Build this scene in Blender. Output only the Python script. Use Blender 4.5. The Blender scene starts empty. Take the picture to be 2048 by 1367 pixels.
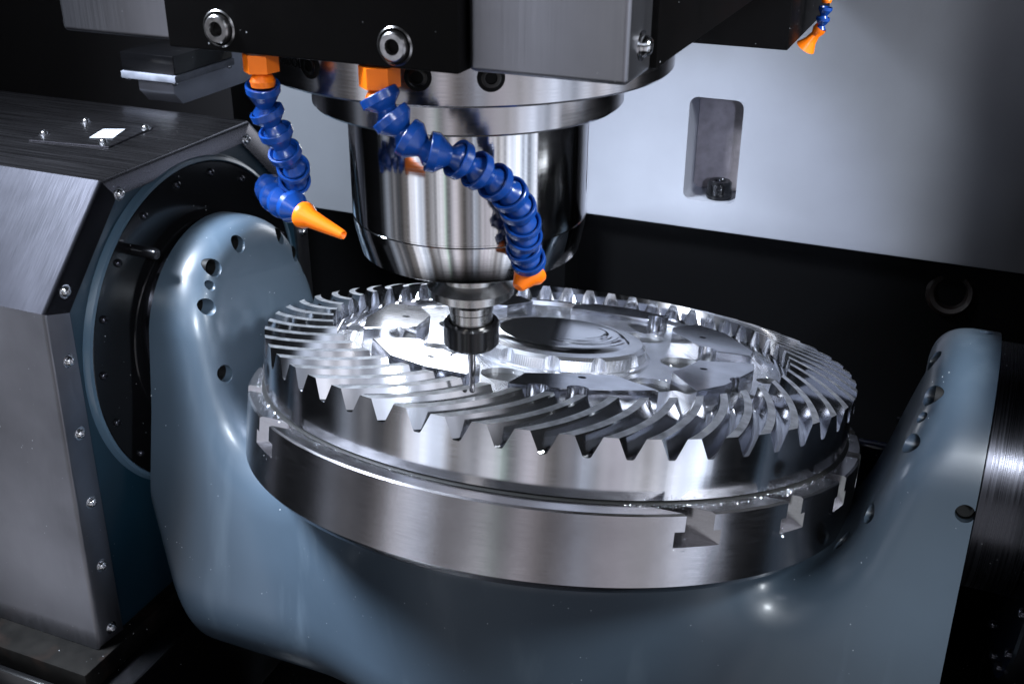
import bpy, bmesh, math, random
import numpy as np
from mathutils import Vector, Matrix, Euler
R = math.radians
random.seed(7); rng = np.random.default_rng(7)
sc = bpy.context.scene
COL = sc.collection

# ------------------------------------------------------------------ camera
cam_d = bpy.data.cameras.new('camera'); cam = bpy.data.objects.new('camera', cam_d); COL.objects.link(cam)
pitch, roll, yaw = 0.44966741, 0.00557325, 0.39188286
fw = Vector((-math.sin(yaw)*math.cos(pitch), math.cos(yaw)*math.cos(pitch), -math.sin(pitch)))
rt = fw.cross(Vector((0, 0, 1))).normalized(); up = rt.cross(fw)
r2 = rt*math.cos(roll)+up*math.sin(roll); u2 = -rt*math.sin(roll)+up*math.cos(roll)
m = Matrix((r2, u2, -fw)).transposed().to_4x4(); m.translation = Vector((0.31187624, -0.67589138, 0.36032793))
cam.matrix_world = m
cam_d.sensor_width = 36; cam_d.lens = 2218.6*36/2048
cam_d.clip_start = 0.01; cam_d.clip_end = 60
cam_d.dof.use_dof = True; cam_d.dof.focus_distance = 0.86; cam_d.dof.aperture_fstop = 20
sc.camera = cam

# ------------------------------------------------------------------ world: workshop seen through the open door of the machine
w = bpy.data.worlds.new('World'); sc.world = w; w.use_nodes = True
nt = w.node_tree; N = nt.nodes; L = nt.links
for n_ in list(N): N.remove(n_)
wo = N.new('ShaderNodeOutputWorld'); bg = N.new('ShaderNodeBackground'); L.new(bg.outputs[0], wo.inputs[0])
tc = N.new('ShaderNodeTexCoord'); sp = N.new('ShaderNodeSeparateXYZ'); L.new(tc.outputs['Generated'], sp.inputs[0])
at = N.new('ShaderNodeMath'); at.operation = 'ARCTAN2'; L.new(sp.outputs[1], at.inputs[0]); L.new(sp.outputs[0], at.inputs[1])
def math_(op, a, b=None, c=None):
    n = N.new('ShaderNodeMath'); n.operation = op
    for i, v in enumerate((a, b, c)):
        if v is None: continue
        if isinstance(v, (int, float)): n.inputs[i].default_value = v
        else: L.new(v, n.inputs[i])
    return n.outputs[0]
# azimuth in 0..1 ; bright doorway, window and lamp tubes of the workshop as vertical bands
azp = math_('ADD', math_('MULTIPLY', at.outputs[0], 1/(2*math.pi)), 0.5)
def ramp(stops):
    outs = []
    n = N.new('ShaderNodeValToRGB'); L.new(azp, n.inputs[0]); cr = n.color_ramp
    cr.elements[0].position = (stops[0][0]+180)/360; cr.elements[1].position = (stops[-1][0]+180)/360
    for k, (a, v, c) in enumerate(stops):
        e = cr.elements[0] if k == 0 else cr.elements[-1] if k == len(stops)-1 else cr.elements.new((a+180)/360)
        e.color = (v*c[0], v*c[1], v*c[2], 1)
    return n.outputs[0]
W_ = (0.95, 0.96, 1.04); B_ = (0.78, 0.87, 1.04); G_ = (0.72, 1, 0.86); O_ = (1, 0.93, 0.90); P_ = (0.93, 0.90, 1)
bands1 = ramp([(-178, .02, B_), (-156, .03, B_), (-150, .22, B_), (-141, .22, W_), (-137, .04, B_), (-127, .12, O_), (-123, .85, W_), (-112, .95, B_), (-107, .25, O_), (-104.5, .10, O_), (-101, .35, W_), (-96, .62, W_),
               (-90, .45, W_), (-88, .75, G_), (-86, .38, W_), (-80, .50, P_), (-72, .30, O_), (-68, .10, W_), (-65, .30, P_), (-60, .55, B_), (-56, .28, W_), (-50, .60, P_), (-42, .50, W_), (-38.5, .12, O_), (-35, .85, W_), (-20, 1.1, B_), (-7, .9, B_), (-4, .05, W_), (60, .0, W_), (110, .06, B_), (125, .10, B_), (135, .02, W_)][:32])
bands2 = ramp([(-178, 0, W_), (-8, 0, W_), (-5, .9, B_), (8, .85, W_), (22, .8, B_), (30, .2, W_), (36, .35, W_), (44, .1, W_), (55, 0, W_)])
elo = N.new('ShaderNodeMapRange'); elo.interpolation_type = 'SMOOTHSTEP'; elo.inputs[1].default_value = -0.72; elo.inputs[2].default_value = -0.60; L.new(sp.outputs[2], elo.inputs[0])
ehi = N.new('ShaderNodeMapRange'); ehi.interpolation_type = 'SMOOTHSTEP'; ehi.inputs[1].default_value = 0.02; ehi.inputs[2].default_value = -0.10; L.new(sp.outputs[2], ehi.inputs[0])
elo2 = N.new('ShaderNodeMapRange'); elo2.interpolation_type = 'SMOOTHSTEP'; elo2.inputs[1].default_value = -0.40; elo2.inputs[2].default_value = -0.34; L.new(sp.outputs[2], elo2.inputs[0])
b2 = N.new('ShaderNodeVectorMath'); b2.operation = 'SCALE'; L.new(bands2, b2.inputs[0]); L.new(elo2.outputs[0], b2.inputs['Scale'])
ad = N.new('ShaderNodeMix'); ad.data_type = 'RGBA'; ad.blend_type = 'ADD'; ad.inputs[0].default_value = 1; L.new(bands1, ad.inputs[6]); L.new(b2.outputs[0], ad.inputs[7])
# broad bright ceiling panel of the workshop, seen from below through the door
pan = ramp([(-178, 0, B_), (-134, 0, B_), (-124, .75, B_), (-100, 1.0, W_), (-60, .95, B_), (-30, .8, W_), (-16, .5, W_), (-8, 0, B_), (170, 0, B_)])
def sstep(a, b):
    n = N.new('ShaderNodeMapRange'); n.interpolation_type = 'SMOOTHSTEP'; n.inputs[1].default_value = a; n.inputs[2].default_value = b; L.new(sp.outputs[2], n.inputs[0]); return n.outputs[0]
pn = N.new('ShaderNodeTexNoise'); pn.inputs['Scale'].default_value = 4.5; pn.inputs['Detail'].default_value = 4; L.new(tc.outputs['Generated'], pn.inputs['Vector'])
pm = N.new('ShaderNodeMapRange'); pm.inputs[1].default_value = 0.38; pm.inputs[2].default_value = 0.62; pm.inputs[3].default_value = 0.40; pm.inputs[4].default_value = 1.5; L.new(pn.outputs[0], pm.inputs[0])
pw = math_('MULTIPLY', math_('MULTIPLY', sstep(0.20, 0.30), sstep(0.56, 0.50)), math_('MULTIPLY', pm.outputs[0], 1.2))
pv = N.new('ShaderNodeVectorMath'); pv.operation = 'SCALE'; L.new(pan, pv.inputs[0]); L.new(pw, pv.inputs['Scale'])
# soft unevenness so that the bands are not perfectly straight
no = N.new('ShaderNodeTexNoise'); no.inputs['Scale'].default_value = 3.0; no.inputs['Detail'].default_value = 3; L.new(tc.outputs['Generated'], no.inputs['Vector'])
nm = N.new('ShaderNodeMapRange'); nm.inputs[1].default_value = 0.35; nm.inputs[2].default_value = 0.65; nm.inputs[3].default_value = 0.7; nm.inputs[4].default_value = 1.15; L.new(no.outputs[0], nm.inputs[0])
WORLD_STRENGTH = 1.5
fs_ = N.new('ShaderNodeTexNoise'); fs_.noise_dimensions = '1D'; fs_.inputs['Scale'].default_value = 55.0; fs_.inputs['Detail'].default_value = 3; L.new(azp, fs_.inputs['W'])
fm = N.new('ShaderNodeMapRange'); fm.inputs[1].default_value = 0.36; fm.inputs[2].default_value = 0.60; fm.inputs[3].default_value = 0.35; fm.inputs[4].default_value = 1.25; L.new(fs_.outputs[0], fm.inputs[0])
amt = math_('MULTIPLY', math_('MULTIPLY', math_('MULTIPLY', math_('MULTIPLY', elo.outputs[0], ehi.outputs[0]), nm.outputs[0]), fm.outputs[0]), WORLD_STRENGTH)
bv = N.new('ShaderNodeVectorMath'); bv.operation = 'SCALE'; L.new(ad.outputs[2], bv.inputs[0]); L.new(amt, bv.inputs['Scale'])
sm = N.new('ShaderNodeVectorMath'); sm.operation = 'ADD'; L.new(bv.outputs[0], sm.inputs[0]); L.new(pv.outputs[0], sm.inputs[1])
L.new(sm.outputs[0], bg.inputs[0]); bg.inputs[1].default_value = 1.0

# ------------------------------------------------------------------ lamps (machine interior lights and added fill spots)
def area(name, loc, tgt, size, power, col=(1, 1, 1), sy=None, spread=180):
    d = bpy.data.lights.new(name, 'AREA'); d.energy = power; d.color = col; d.size = size
    if sy: d.shape = 'RECTANGLE'; d.size_y = sy
    d.spread = R(spread)
    o = bpy.data.objects.new(name, d); COL.objects.link(o); o.location = loc
    o.rotation_euler = (Vector(tgt)-Vector(loc)).to_track_quat('-Z', 'Y').to_euler(); return o
COOL = (0.78, 0.87, 1.0)
def spot(name, loc, tgt, power, angle, blend, radius, col):
    d = bpy.data.lights.new(name, 'SPOT'); d.energy = power; d.color = col; d.spot_size = R(angle); d.spot_blend = blend; d.shadow_soft_size = radius
    o = bpy.data.objects.new(name, d); COL.objects.link(o); o.location = loc
    o.rotation_euler = (Vector(tgt)-Vector(loc)).to_track_quat('-Z', 'Y').to_euler(); return o
area('lamp_upper_left', (-0.80, -0.26, 0.92), (-0.17, 0.15, -0.2), 0.40, 19, COOL, 0.26, 60)
area('lamp_upper_right', (1.00, -0.05, 0.64), (0.14, 0.14, -0.16), 0.34, 5.5, (0.88, 0.94, 1.0), 0.22, 62)
area('lamp_rear_low', (-0.315, 0.545, 0.00), (-0.10, 0.10, -0.14), 0.17, 0.28, (0.86, 0.91, 1.0), 0.12, 120)
spot('fill_front', (-0.15, -1.05, 0.75), (-0.01, -0.12, 0.19), 9, 17, 1.0, 0.09, (1.0, 0.97, 0.93))  # added front fill for the spindle and hoses
spot('fill_right_arm', (0.60, -0.88, 0.50), (0.350, 0.09, -0.19), 105, 15, 0.8, 0.13, (0.86, 0.93, 1.0))  # added spot brightening the front of the right arm
spot('fill_left_arm', (0.38, -0.85, 0.52), (-0.36, 0.16, -0.16), 105, 14.5, 1.0, 0.12, (0.82, 0.90, 1.0))  # added spot brightening the inner face of the left arm
spot('fill_wall', (0.62, -0.80, 0.42), (-0.02, 0.62, -0.17), 40, 20, 0.35, 0.04, (0.62, 0.72, 1.0))  # added spot standing in for light bounced onto the wall

sc.view_settings.view_transform = 'Standard'; sc.view_settings.look = 'None'
sc.cycles.caustics_reflective = False; sc.cycles.sample_clamp_indirect = 4.0
sc.view_settings.exposure = 0; sc.view_settings.gamma = 1

# ------------------------------------------------------------------ materials
MATS = {}
def mat(name, color, metallic=0.0, rough=0.4, coat=0.0, coat_rough=0.08, streak=None, streak_bump=0.0, streak_rough=0.0,
        noise=None, noise_amt=0.0, bump=0.0, bump_scale=200, specks=0.0, spec=0.5, aniso=0.0, stain=None, wave=None):
    """streak: 3 scale values stretching a noise along one direction (brushed metal); noise: colour mottling"""
    if name in MATS: return MATS[name]
    mt = bpy.data.materials.new(name); mt.use_nodes = True; nt = mt.node_tree; N = nt.nodes; L = nt.links
    b = N['Principled BSDF']; b.inputs['Base Color'].default_value = (*color, 1); b.inputs['Metallic'].default_value = metallic
    b.inputs['Roughness'].default_value = rough; b.inputs['Coat Weight'].default_value = coat; b.inputs['Coat Roughness'].default_value = coat_rough
    b.inputs['Specular IOR Level'].default_value = spec; b.inputs['Anisotropic'].default_value = aniso
    tc = N.new('ShaderNodeTexCoord'); last = None
    def nz(scale, vecscale=None, det=3.0):
        n = N.new('ShaderNodeTexNoise'); n.inputs['Scale'].default_value = scale; n.inputs['Detail'].default_value = det
        if vecscale:
            mp = N.new('ShaderNodeMapping'); mp.inputs['Scale'].default_value = vecscale
            L.new(tc.outputs['Object'], mp.inputs[0]); L.new(mp.outputs[0], n.inputs['Vector'])
        else: L.new(tc.outputs['Object'], n.inputs['Vector'])
        return n.outputs[0]
    def mr(src, a, b_, lo=0.3, hi=0.7):
        q = N.new('ShaderNodeMapRange'); q.inputs[1].default_value = lo; q.inputs[2].default_value = hi
        q.inputs[3].default_value = a; q.inputs[4].default_value = b_; L.new(src, q.inputs[0]); return q.outputs[0]
    colsrc = None
    if noise:
        f = mr(nz(noise, det=6), 1-noise_amt, 1+noise_amt*0.5)
        h = N.new('ShaderNodeVectorMath'); h.operation = 'SCALE'; h.inputs[0].default_value = color; L.new(f, h.inputs['Scale']); colsrc = h.outputs[0]
    if specks:
        v = N.new('ShaderNodeTexVoronoi'); v.inputs['Scale'].default_value = 120; L.new(tc.outputs['Object'], v.inputs['Vector'])
        f2 = N.new('ShaderNodeMapRange'); f2.inputs[1].default_value = 0.14*specks; f2.inputs[2].default_value = 0.22*specks; f2.inputs[3].default_value = 1; f2.inputs[4].default_value = 0
        L.new(v.outputs['Distance'], f2.inputs[0])
        gate = mr(nz(35, det=2), 0, 1, 0.52, 0.62); mu = N.new('ShaderNodeMath'); mu.operation = 'MULTIPLY'; L.new(f2.outputs[0], mu.inputs[0]); L.new(gate, mu.inputs[1])
        mx = N.new('ShaderNodeMix'); mx.data_type = 'RGBA'; L.new(mu.outputs[0], mx.inputs[0])
        if colsrc: L.new(colsrc, mx.inputs[6])
        else: mx.inputs[6].default_value = (*color, 1)
        mx.inputs[7].default_value = (0.65, 0.68, 0.72, 1); colsrc = mx.outputs[2]
    if stain:
        mx = N.new('ShaderNodeMix'); mx.data_type = 'RGBA'; L.new(mr(nz(stain[0], stain[2] if len(stain) > 2 else None, det=8), 0, 1, 0.56, 0.72), mx.inputs[0])
        if colsrc: L.new(colsrc, mx.inputs[6])
        else: mx.inputs[6].default_value = (*color, 1)
        mx.inputs[7].default_value = (*stain[1], 1); colsrc = mx.outputs[2]
    if colsrc: L.new(colsrc, b.inputs['Base Color'])
    nrm = None
    if streak:
        sv = nz(1.0, streak, 4.0)
        if streak_rough: L.new(mr(sv, rough-streak_rough, rough+streak_rough), b.inputs['Roughness'])
        if streak_bump:
            bp = N.new('ShaderNodeBump'); bp.inputs['Strength'].default_value = streak_bump; bp.inputs['Distance'].default_value = 0.0004
            L.new(sv, bp.inputs['Height']); nrm = bp.outputs[0]
    elif streak_rough: L.new(mr(nz(noise or 20, det=6), rough-streak_rough, rough+streak_rough), b.inputs['Roughness'])
    if bump:
        bp = N.new('ShaderNodeBump'); bp.inputs['Strength'].default_value = bump; bp.inputs['Distance'].default_value = 0.0006
        L.new(nz(bump_scale, det=3), bp.inputs['Height'])
        if nrm: L.new(nrm, bp.inputs['Normal'])
        nrm = bp.outputs[0]
    if wave:      # wave = (pitch scale, strength, rings?) : regular cutter marks
        wv = N.new('ShaderNodeTexWave'); wv.wave_type = 'RINGS' if wave[2] else 'BANDS'; wv.inputs['Scale'].default_value = wave[0]
        if wave[2]: wv.rings_direction = 'Z'
        wv.inputs['Distortion'].default_value = 0.6; L.new(tc.outputs['Object'], wv.inputs['Vector'])
        bp = N.new('ShaderNodeBump'); bp.inputs['Strength'].default_value = wave[1]; bp.inputs['Distance'].default_value = 0.0002
        L.new(wv.outputs['Fac'], bp.inputs['Height'])
        if nrm: L.new(nrm, bp.inputs['Normal'])
        nrm = bp.outputs[0]
    if nrm:
        L.new(nrm, b.inputs['Normal'])
        if coat == 0: pass
    MATS[name] = mt; return mt
def lathe_streaks(name, color, rough, freq=1500, bump=0.25, srough=0.08):
    """turned metal: fine rings by height (object Z) plus light blotches"""
    return mat(name, color, 1.0, rough, streak=(2, 2, freq), streak_bump=bump, streak_rough=srough, noise=9, noise_amt=0.10)
M_CHROME = lathe_streaks('polished_turned_steel', (0.70, 0.70, 0.72), 0.09, 900, 0.03, 0.03)
M_RING = lathe_streaks('ground_steel', (0.52, 0.51, 0.53), 0.17, 1500, 0.03, 0.04)
M_HOLDER = lathe_streaks('toolholder_steel', (0.50, 0.49, 0.48), 0.20, 2500, 0.2, 0.05)
M_TABLE = mat('ground_table_steel', (0.40, 0.39, 0.41), 1.0, 0.20, streak=(50, 50, 3000), streak_bump=0.05, streak_rough=0.04, noise=22, noise_amt=0.14, bump=0.03, bump_scale=260)
M_ALU = mat('milled_aluminium', (0.58, 0.59, 0.63), 1.0, 0.115, noise=30, noise_amt=0.08)
M_ALU_SMOOTH = mat('smooth_aluminium', (0.66, 0.67, 0.70), 1.0, 0.13, noise=30, noise_amt=0.08, bump=0.03, bump_scale=90)
M_ALU_PLATE = mat('milled_plate_aluminium', (0.66, 0.67, 0.71), 1.0, 0.26, noise=40, noise_amt=0.25, wave=(150, 0.40, False))
M_LAND = mat('milled_land_aluminium', (0.86, 0.87, 0.91), 1.0, 0.32, noise=90, noise_amt=0.45, bump=0.12, bump_scale=700)
M_SIDE = mat('turned_gear_side', (0.66, 0.67, 0.71), 1.0, 0.13, streak=(20, 20, 2500), streak_bump=0.025, streak_rough=0.03, noise=12, noise_amt=0.15)
M_PAD = mat('faced_pad_aluminium', (0.52, 0.53, 0.57), 1.0, 0.13, noise=40, noise_amt=0.3, bump=0.03, bump_scale=200)
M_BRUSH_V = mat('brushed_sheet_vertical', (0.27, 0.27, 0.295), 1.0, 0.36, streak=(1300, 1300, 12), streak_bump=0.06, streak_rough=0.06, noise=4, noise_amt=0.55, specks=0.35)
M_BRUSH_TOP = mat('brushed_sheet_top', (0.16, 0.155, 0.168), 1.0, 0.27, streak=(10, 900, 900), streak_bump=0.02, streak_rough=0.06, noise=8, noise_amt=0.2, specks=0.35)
M_PAINT = mat('blue_grey_paint', (0.036, 0.053, 0.073), 0.0, 0.40, stain=(1.0, (0.054, 0.074, 0.096), (24, 24, 4)), coat=0.30, coat_rough=0.20, noise=7, noise_amt=0.15, bump=0.10, bump_scale=70, specks=0.30)
M_TEAL = mat('dark_teal_paint', (0.007, 0.026, 0.043), 0.0, 0.32, coat=0.4, coat_rough=0.15, noise=9, noise_amt=0.2, bump=0.06, bump_scale=60, specks=0.25)
M_BLACK = mat('black_oxide_steel', (0.012, 0.012, 0.014), 0.6, 0.22, noise=30, noise_amt=0.3, specks=0.35)
M_BLACKG = mat('glossy_black', (0.003, 0.003, 0.0035), 0.0, 0.16, coat=0.1, specks=0.28, spec=0.35)
M_BLACKM = mat('matt_black', (0.0016, 0.0016, 0.0018), 0.0, 0.5, spec=0.08)
M_HEAD = mat('black_anodised_head', (0.002, 0.0017, 0.0018), 0.0, 0.45, noise=25, noise_amt=0.5, specks=0.33, spec=0.10)
M_WALL = mat('pale_grey_enclosure_paint', (0.31, 0.32, 0.36), 0.0, 0.36, stain=(1.0, (0.25, 0.255, 0.275), (7, 7, 2.5)), noise=3.5, noise_amt=0.22, bump=0.08, bump_scale=500, coat=0.15, coat_rough=0.3)
M_WALLDIRTY = mat('stained_casting', (0.27, 0.24, 0.25), 0.0, 0.6, noise=70, noise_amt=0.3, bump=0.2, bump_scale=500)
M_SCREW = mat('stainless_screw', (0.70, 0.70, 0.72), 1.0, 0.16, noise=80, noise_amt=0.2)
M_BLUE = mat('blue_acetal', (0.005, 0.048, 0.25), 0.0, 0.26, noise=60, noise_amt=0.15, bump=0.05, bump_scale=160, spec=0.6)
M_ORANGE = mat('orange_acetal', (0.92, 0.18, 0.004), 0.0, 0.33, noise=60, noise_amt=0.06, spec=0.5)
M_WHITEP = mat('white_plastic', (0.24, 0.25, 0.27), 0.0, 0.4)
M_INK = mat('grey_ink', (0.03, 0.033, 0.04), 0.0, 0.5)
M_MARK_SHADE = mat('black_marks_and_shade', (0.002, 0.002, 0.002), 0.0, 0.6, spec=0.2)  # black for letters and bolts, also paints the shade inside holes
M_GREYCAST = mat('grey_bracket_paint', (0.60, 0.62, 0.72), 0.0, 0.40, noise=20, noise_amt=0.12, bump=0.1, bump_scale=120)
M_RUST = mat('rusty_base_plate', (0.006, 0.0055, 0.005), 0.0, 0.7, noise=40, noise_amt=0.6, stain=(22, (0.014, 0.009, 0.007)), specks=0.4, spec=0.05)
M_CHIP = mat('aluminium_chip', (0.85, 0.87, 0.92), 1.0, 0.25)
M_CARBIDE = mat('carbide', (0.12, 0.115, 0.12), 1.0, 0.2)

# ------------------------------------------------------------------ helpers
def link_mesh(name, verts, faces, material, parent=None, smooth=None):
    me = bpy.data.meshes.new(name); me.from_pydata([tuple(v) for v in verts], [], faces); me.update()
    return finish(name, me, material, parent, smooth)
def finish(name, me, material, parent=None, smooth=None):
    o = bpy.data.objects.new(name, me); COL.objects.link(o)
    if material is not None:
        me.materials.clear(); me.materials.append(material)
    if parent is not None: o.parent = parent
    if smooth is not None:
        for p in me.polygons: p.use_smooth = True
        if smooth < 180: me.set_sharp_from_angle(angle=R(smooth))
    return o
def from_bm(name, bm, material, parent=None, smooth=None):
    bmesh.ops.recalc_face_normals(bm, faces=bm.faces)
    me = bpy.data.meshes.new(name); bm.to_mesh(me); bm.free()
    return finish(name, me, material, parent, smooth)
def tag(o, label=None, cat=None, group=None, kind=None):
    if label: o['label'] = label
    if cat: o['category'] = cat
    if group: o['group'] = group
    if kind: o['kind'] = kind
    return o
def empty(name, loc=(0, 0, 0), rot=(0, 0, 0), **k):
    o = bpy.data.objects.new(name, None); COL.objects.link(o); o.location = loc; o.rotation_euler = rot; o.empty_display_size = 0.02
    tag(o, **k); return o
def bm_box(bm, x0, x1, y0, y1, z0, z1, bevel=0.0, seg=2):
    g = bmesh.ops.create_cube(bm, size=1.0)
    bmesh.ops.scale(bm, vec=(x1-x0, y1-y0, z1-z0), verts=g['verts'])
    bmesh.ops.translate(bm, vec=((x0+x1)/2, (y0+y1)/2, (z0+z1)/2), verts=g['verts'])
    if bevel:
        es = list({e for v in g['verts'] for e in v.link_edges})
        bmesh.ops.bevel(bm, geom=es, offset=bevel, segments=seg, affect='EDGES', profile=0.5)
def box(name, x0, x1, y0, y1, z0, z1, material, parent=None, bevel=0.0, seg=2):
    bm = bmesh.new(); bm_box(bm, x0, x1, y0, y1, z0, z1, bevel, seg)
    return from_bm(name, bm, material, parent, 35 if bevel else None)
def lathe_data(prof, seg=96, cap=True):
    """profile list of (r, z), revolved about Z"""
    vs, fs = [], []
    n = len(prof)
    for i in range(seg):
        a = 2*math.pi*i/seg; c, s = math.cos(a), math.sin(a)
        for r, z in prof: vs.append((r*c, r*s, z))
    for i in range(seg):
        j = (i+1) % seg
        for k in range(n-1):
            fs.append((i*n+k, j*n+k, j*n+k+1, i*n+k+1))
    if cap:
        fs.append(tuple(i*n for i in range(seg))[::-1]); fs.append(tuple(i*n+n-1 for i in range(seg)))
    return vs, fs
def lathe(name, prof, material, parent=None, seg=96, smooth=30, M=None, cap=True):
    vs, fs = lathe_data(prof, seg, cap)
    bm = bmesh.new(); bv = [bm.verts.new(v) for v in vs]
    for f in fs:
        try: bm.faces.new([bv[i] for i in f])
        except ValueError: pass
    bmesh.ops.remove_doubles(bm, verts=bm.verts, dist=1e-6)
    if M is not None: bm.transform(M)
    return from_bm(name, bm, material, parent, smooth)
def axis_matrix(loc, d, upv=(0, 0, 1)):
    q = Vector(d).normalized().to_track_quat('Z', 'Y'); mm = q.to_matrix().to_4x4(); mm.translation = Vector(loc); return mm
def prism(name, poly, t0, t1, axis, material, parent=None, bevel=0.0, smooth=35):
    """polygon extruded along an axis: 'x' -> poly is (y,z); 'z' -> (x,y); 'y' -> (x,z)"""
    bm = bmesh.new()
    def P(a, b, t): return {'x': (t, a, b), 'y': (a, t, b), 'z': (a, b, t)}[axis]
    lo = [bm.verts.new(P(a, b, t0)) for a, b in poly]; hi = [bm.verts.new(P(a, b, t1)) for a, b in poly]
    bm.faces.new(lo); bm.faces.new(hi[::-1]); n = len(poly)
    for i in range(n): bm.faces.new((lo[i], hi[i], hi[(i+1) % n], lo[(i+1) % n]))
    if bevel: bmesh.ops.bevel(bm, geom=list(bm.edges), offset=bevel, segments=2, affect='EDGES', profile=0.5)
    return from_bm(name, bm, material, parent, smooth)
def boolean(o, cutters, op='DIFFERENCE', smooth=30):
    """cutters: list of mesh objects, joined geometry; result replaces the mesh"""
    for c in cutters:
        md = o.modifiers.new('b', 'BOOLEAN'); md.operation = op; md.object = c; md.solver = 'EXACT'
    bpy.context.view_layer.update()
    dg = bpy.context.evaluated_depsgraph_get()
    me = bpy.data.meshes.new_from_object(o.evaluated_get(dg)); o.modifiers.clear(); o.data = me
    mts = [x for x in me.materials][:1]
    me.materials.clear()
    for x in mts: me.materials.append(x)
    for p in me.polygons: p.material_index = 0; p.use_smooth = True
    me.set_sharp_from_angle(angle=R(smooth))
    for c in cutters: bpy.data.objects.remove(c, do_unlink=True)
def cutter(vs_fs_list):
    bm = bmesh.new()
    for vs, fs, M in vs_fs_list:
        bv = [bm.verts.new(M @ Vector(v)) for v in vs]
        for f in fs: bm.faces.new([bv[i] for i in f])
    bmesh.ops.remove_doubles(bm, verts=bm.verts, dist=1e-7)
    return from_bm('cutter', bm, None)
def cyl_data(r, h0, h1, seg=40): return lathe_data([(r, h0), (r, h1)], seg)
def rounded_rect(x0, x1, z0, z1, r, n=6):
    out = []
    for cx, cz, a0 in ((x1-r, z1-r, 0), (x0+r, z1-r, 90), (x0+r, z0+r, 180), (x1-r, z0+r, 270)):
        for i in range(n+1):
            a = R(a0+90*i/n); out.append((cx+r*math.cos(a), cz+r*math.sin(a)))
    return out
def button_screw(parent, loc, d, r=0.0042, washer=True, name='screw', material=None):
    """domed cap with hex recess on a thin washer; d points out of the surface"""
    M = axis_matrix(loc, d); o = None
    h = r*0.85
    prof = [(0, h*0.45), (r*0.40, h*0.45), (r*0.42, h), (r*0.62, h*0.96), (r*0.85, h*0.72), (r, h*0.2), (r, 0)]
    if washer: prof += [(r*1.35, 0), (r*1.40, -h*0.12), (r*1.40, -h*0.35)]
    return lathe(name, prof, material or M_SCREW, parent, 24, 40, M, cap=False)
def socket_bolt(parent, loc, d, r, h, material, name='bolt', seg=32):
    M = axis_matrix(loc, d)
    o = lathe(name, [(r*0.9, -h*0.2), (r, -h*0.2), (r, h*0.9), (r*0.93, h), (r*0.55, h), (r*0.52, h*0.95), (r*0.50, h*0.3), (0, h*0.3)], material, parent, seg, 35, M, cap=False)
    return o

AX = (-0.0094, 0.195, -0.125); TILT = (-R(12.81), 0, 0)
XC = AX[0]

# ================================================================== SETTING
fl = box('floor', -1.6, 1.4, -0.35, 1.0, -0.66, -0.60, M_BLACKG); tag(fl, kind='structure')

wl = empty('enclosure_wall', (0.2, 0.62, -0.1), label='pale grey painted back panel of the machine with a deep rectangular pocket', cat='wall panel')
wp = box('panel', -0.14-0.2, 0.44-0.2, 0.0, 0.10, -0.013, 1.0, M_WALL, wl, 0.002)
pk = rounded_rect(0.004-0.2, 0.069-0.2, -0.076+0.1, 0.051+0.1, 0.010)
c1 = prism('cut', pk, -0.02, 0.055, 'y', None); c1.parent = wl
boolean(wp, [c1], smooth=40)
back = box('pocket_back', 0.0045-0.2, 0.0685-0.2, 0.0520, 0.0545, -0.0755+0.1, 0.0505+0.1, M_WALLDIRTY, wl)
capo = lathe('pocket_plug', [(0.0155, 0), (0.0165, 0.004), (0.0155, 0.005), (0.0148, 0.019), (0.0125, 0.0215), (0.0075, 0.0215), (0.0065, 0.020), (0.0065, 0.010), (0, 0.010)], M_BLACK, wl, 48, 35,
             Matrix.Translation((0.044-0.2, 0.022, -0.0755+0.1)))

lo = empty('lower_panel', (0.2, 0.62, -0.35), label='black lower panel below the pale back panel, with an empty round port', cat='panel')
box('panel', -1.7, 0.44-0.2, 0.03, 0.10, -0.25, 0.236, M_BLACKM, lo)
lathe('port_ring', [(0.016, 0), (0.019, 0.004), (0.024, 0.005), (0.028, 0.002), (0.029, -0.003), (0.016, -0.003)], mat('rusted_ring', (0.012, 0.008, 0.007), 0.4, 0.35, noise=60, noise_amt=0.6), lo, 48, 35, axis_matrix((0.33-0.2, 0.03, -0.16+0.35), (0, -1, 0.25)), cap=False)

# slab in front of the wall, left of the spindle
cb = box('added_black_cover', -0.3565, -0.1405, 0.60, 0.70, -0.60, 1.1, M_BLACKM, None, 0.001)  # added, unseen behind the spindle, so the gear reflects something dark
tag(cb, 'added black cover hidden behind the spindle for dark reflections in the gear', 'cover')
dk = box('dark_guard', -1.15, -0.60, 0.545, 0.70, -0.60, 1.1, mat('dark_grey_sheet', (0.012, 0.011, 0.012), 0, 0.5), None, 0.002)
tag(dk, 'dark rear sheet behind the sensor box and the drive housing', 'rear guard')
ip = box('inner_panel', -0.597, -0.30, 0.66, 0.70, -0.30, 0.9, mat('warm_grey_paint', (0.20, 0.19, 0.18), 0, 0.5, noise=12, noise_amt=0.3), None, 0.002); tag(ip, 'warm grey panel glimpsed behind the sensor box bracket', 'panel')
sg = box('guard_slab', -0.462, -0.357, 0.44, 0.60, -0.089, 0.55, mat('grey_slab_paint', (0.13, 0.137, 0.15), 0, 0.4, noise=6, noise_amt=0.15), None, 0.002)
tag(sg, 'pale grey vertical guard slab seen between the left hose and the spindle', 'guard')
rg = box('added_dark_column', 0.442, 0.80, 0.50, 0.72, -0.60, 1.1, M_BLACKM, None, 0.002); tag(rg, 'added dark column out of view, giving the gear flanks dark reflections', 'column')  # added out of view so the right tooth flanks reflect dark
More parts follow.
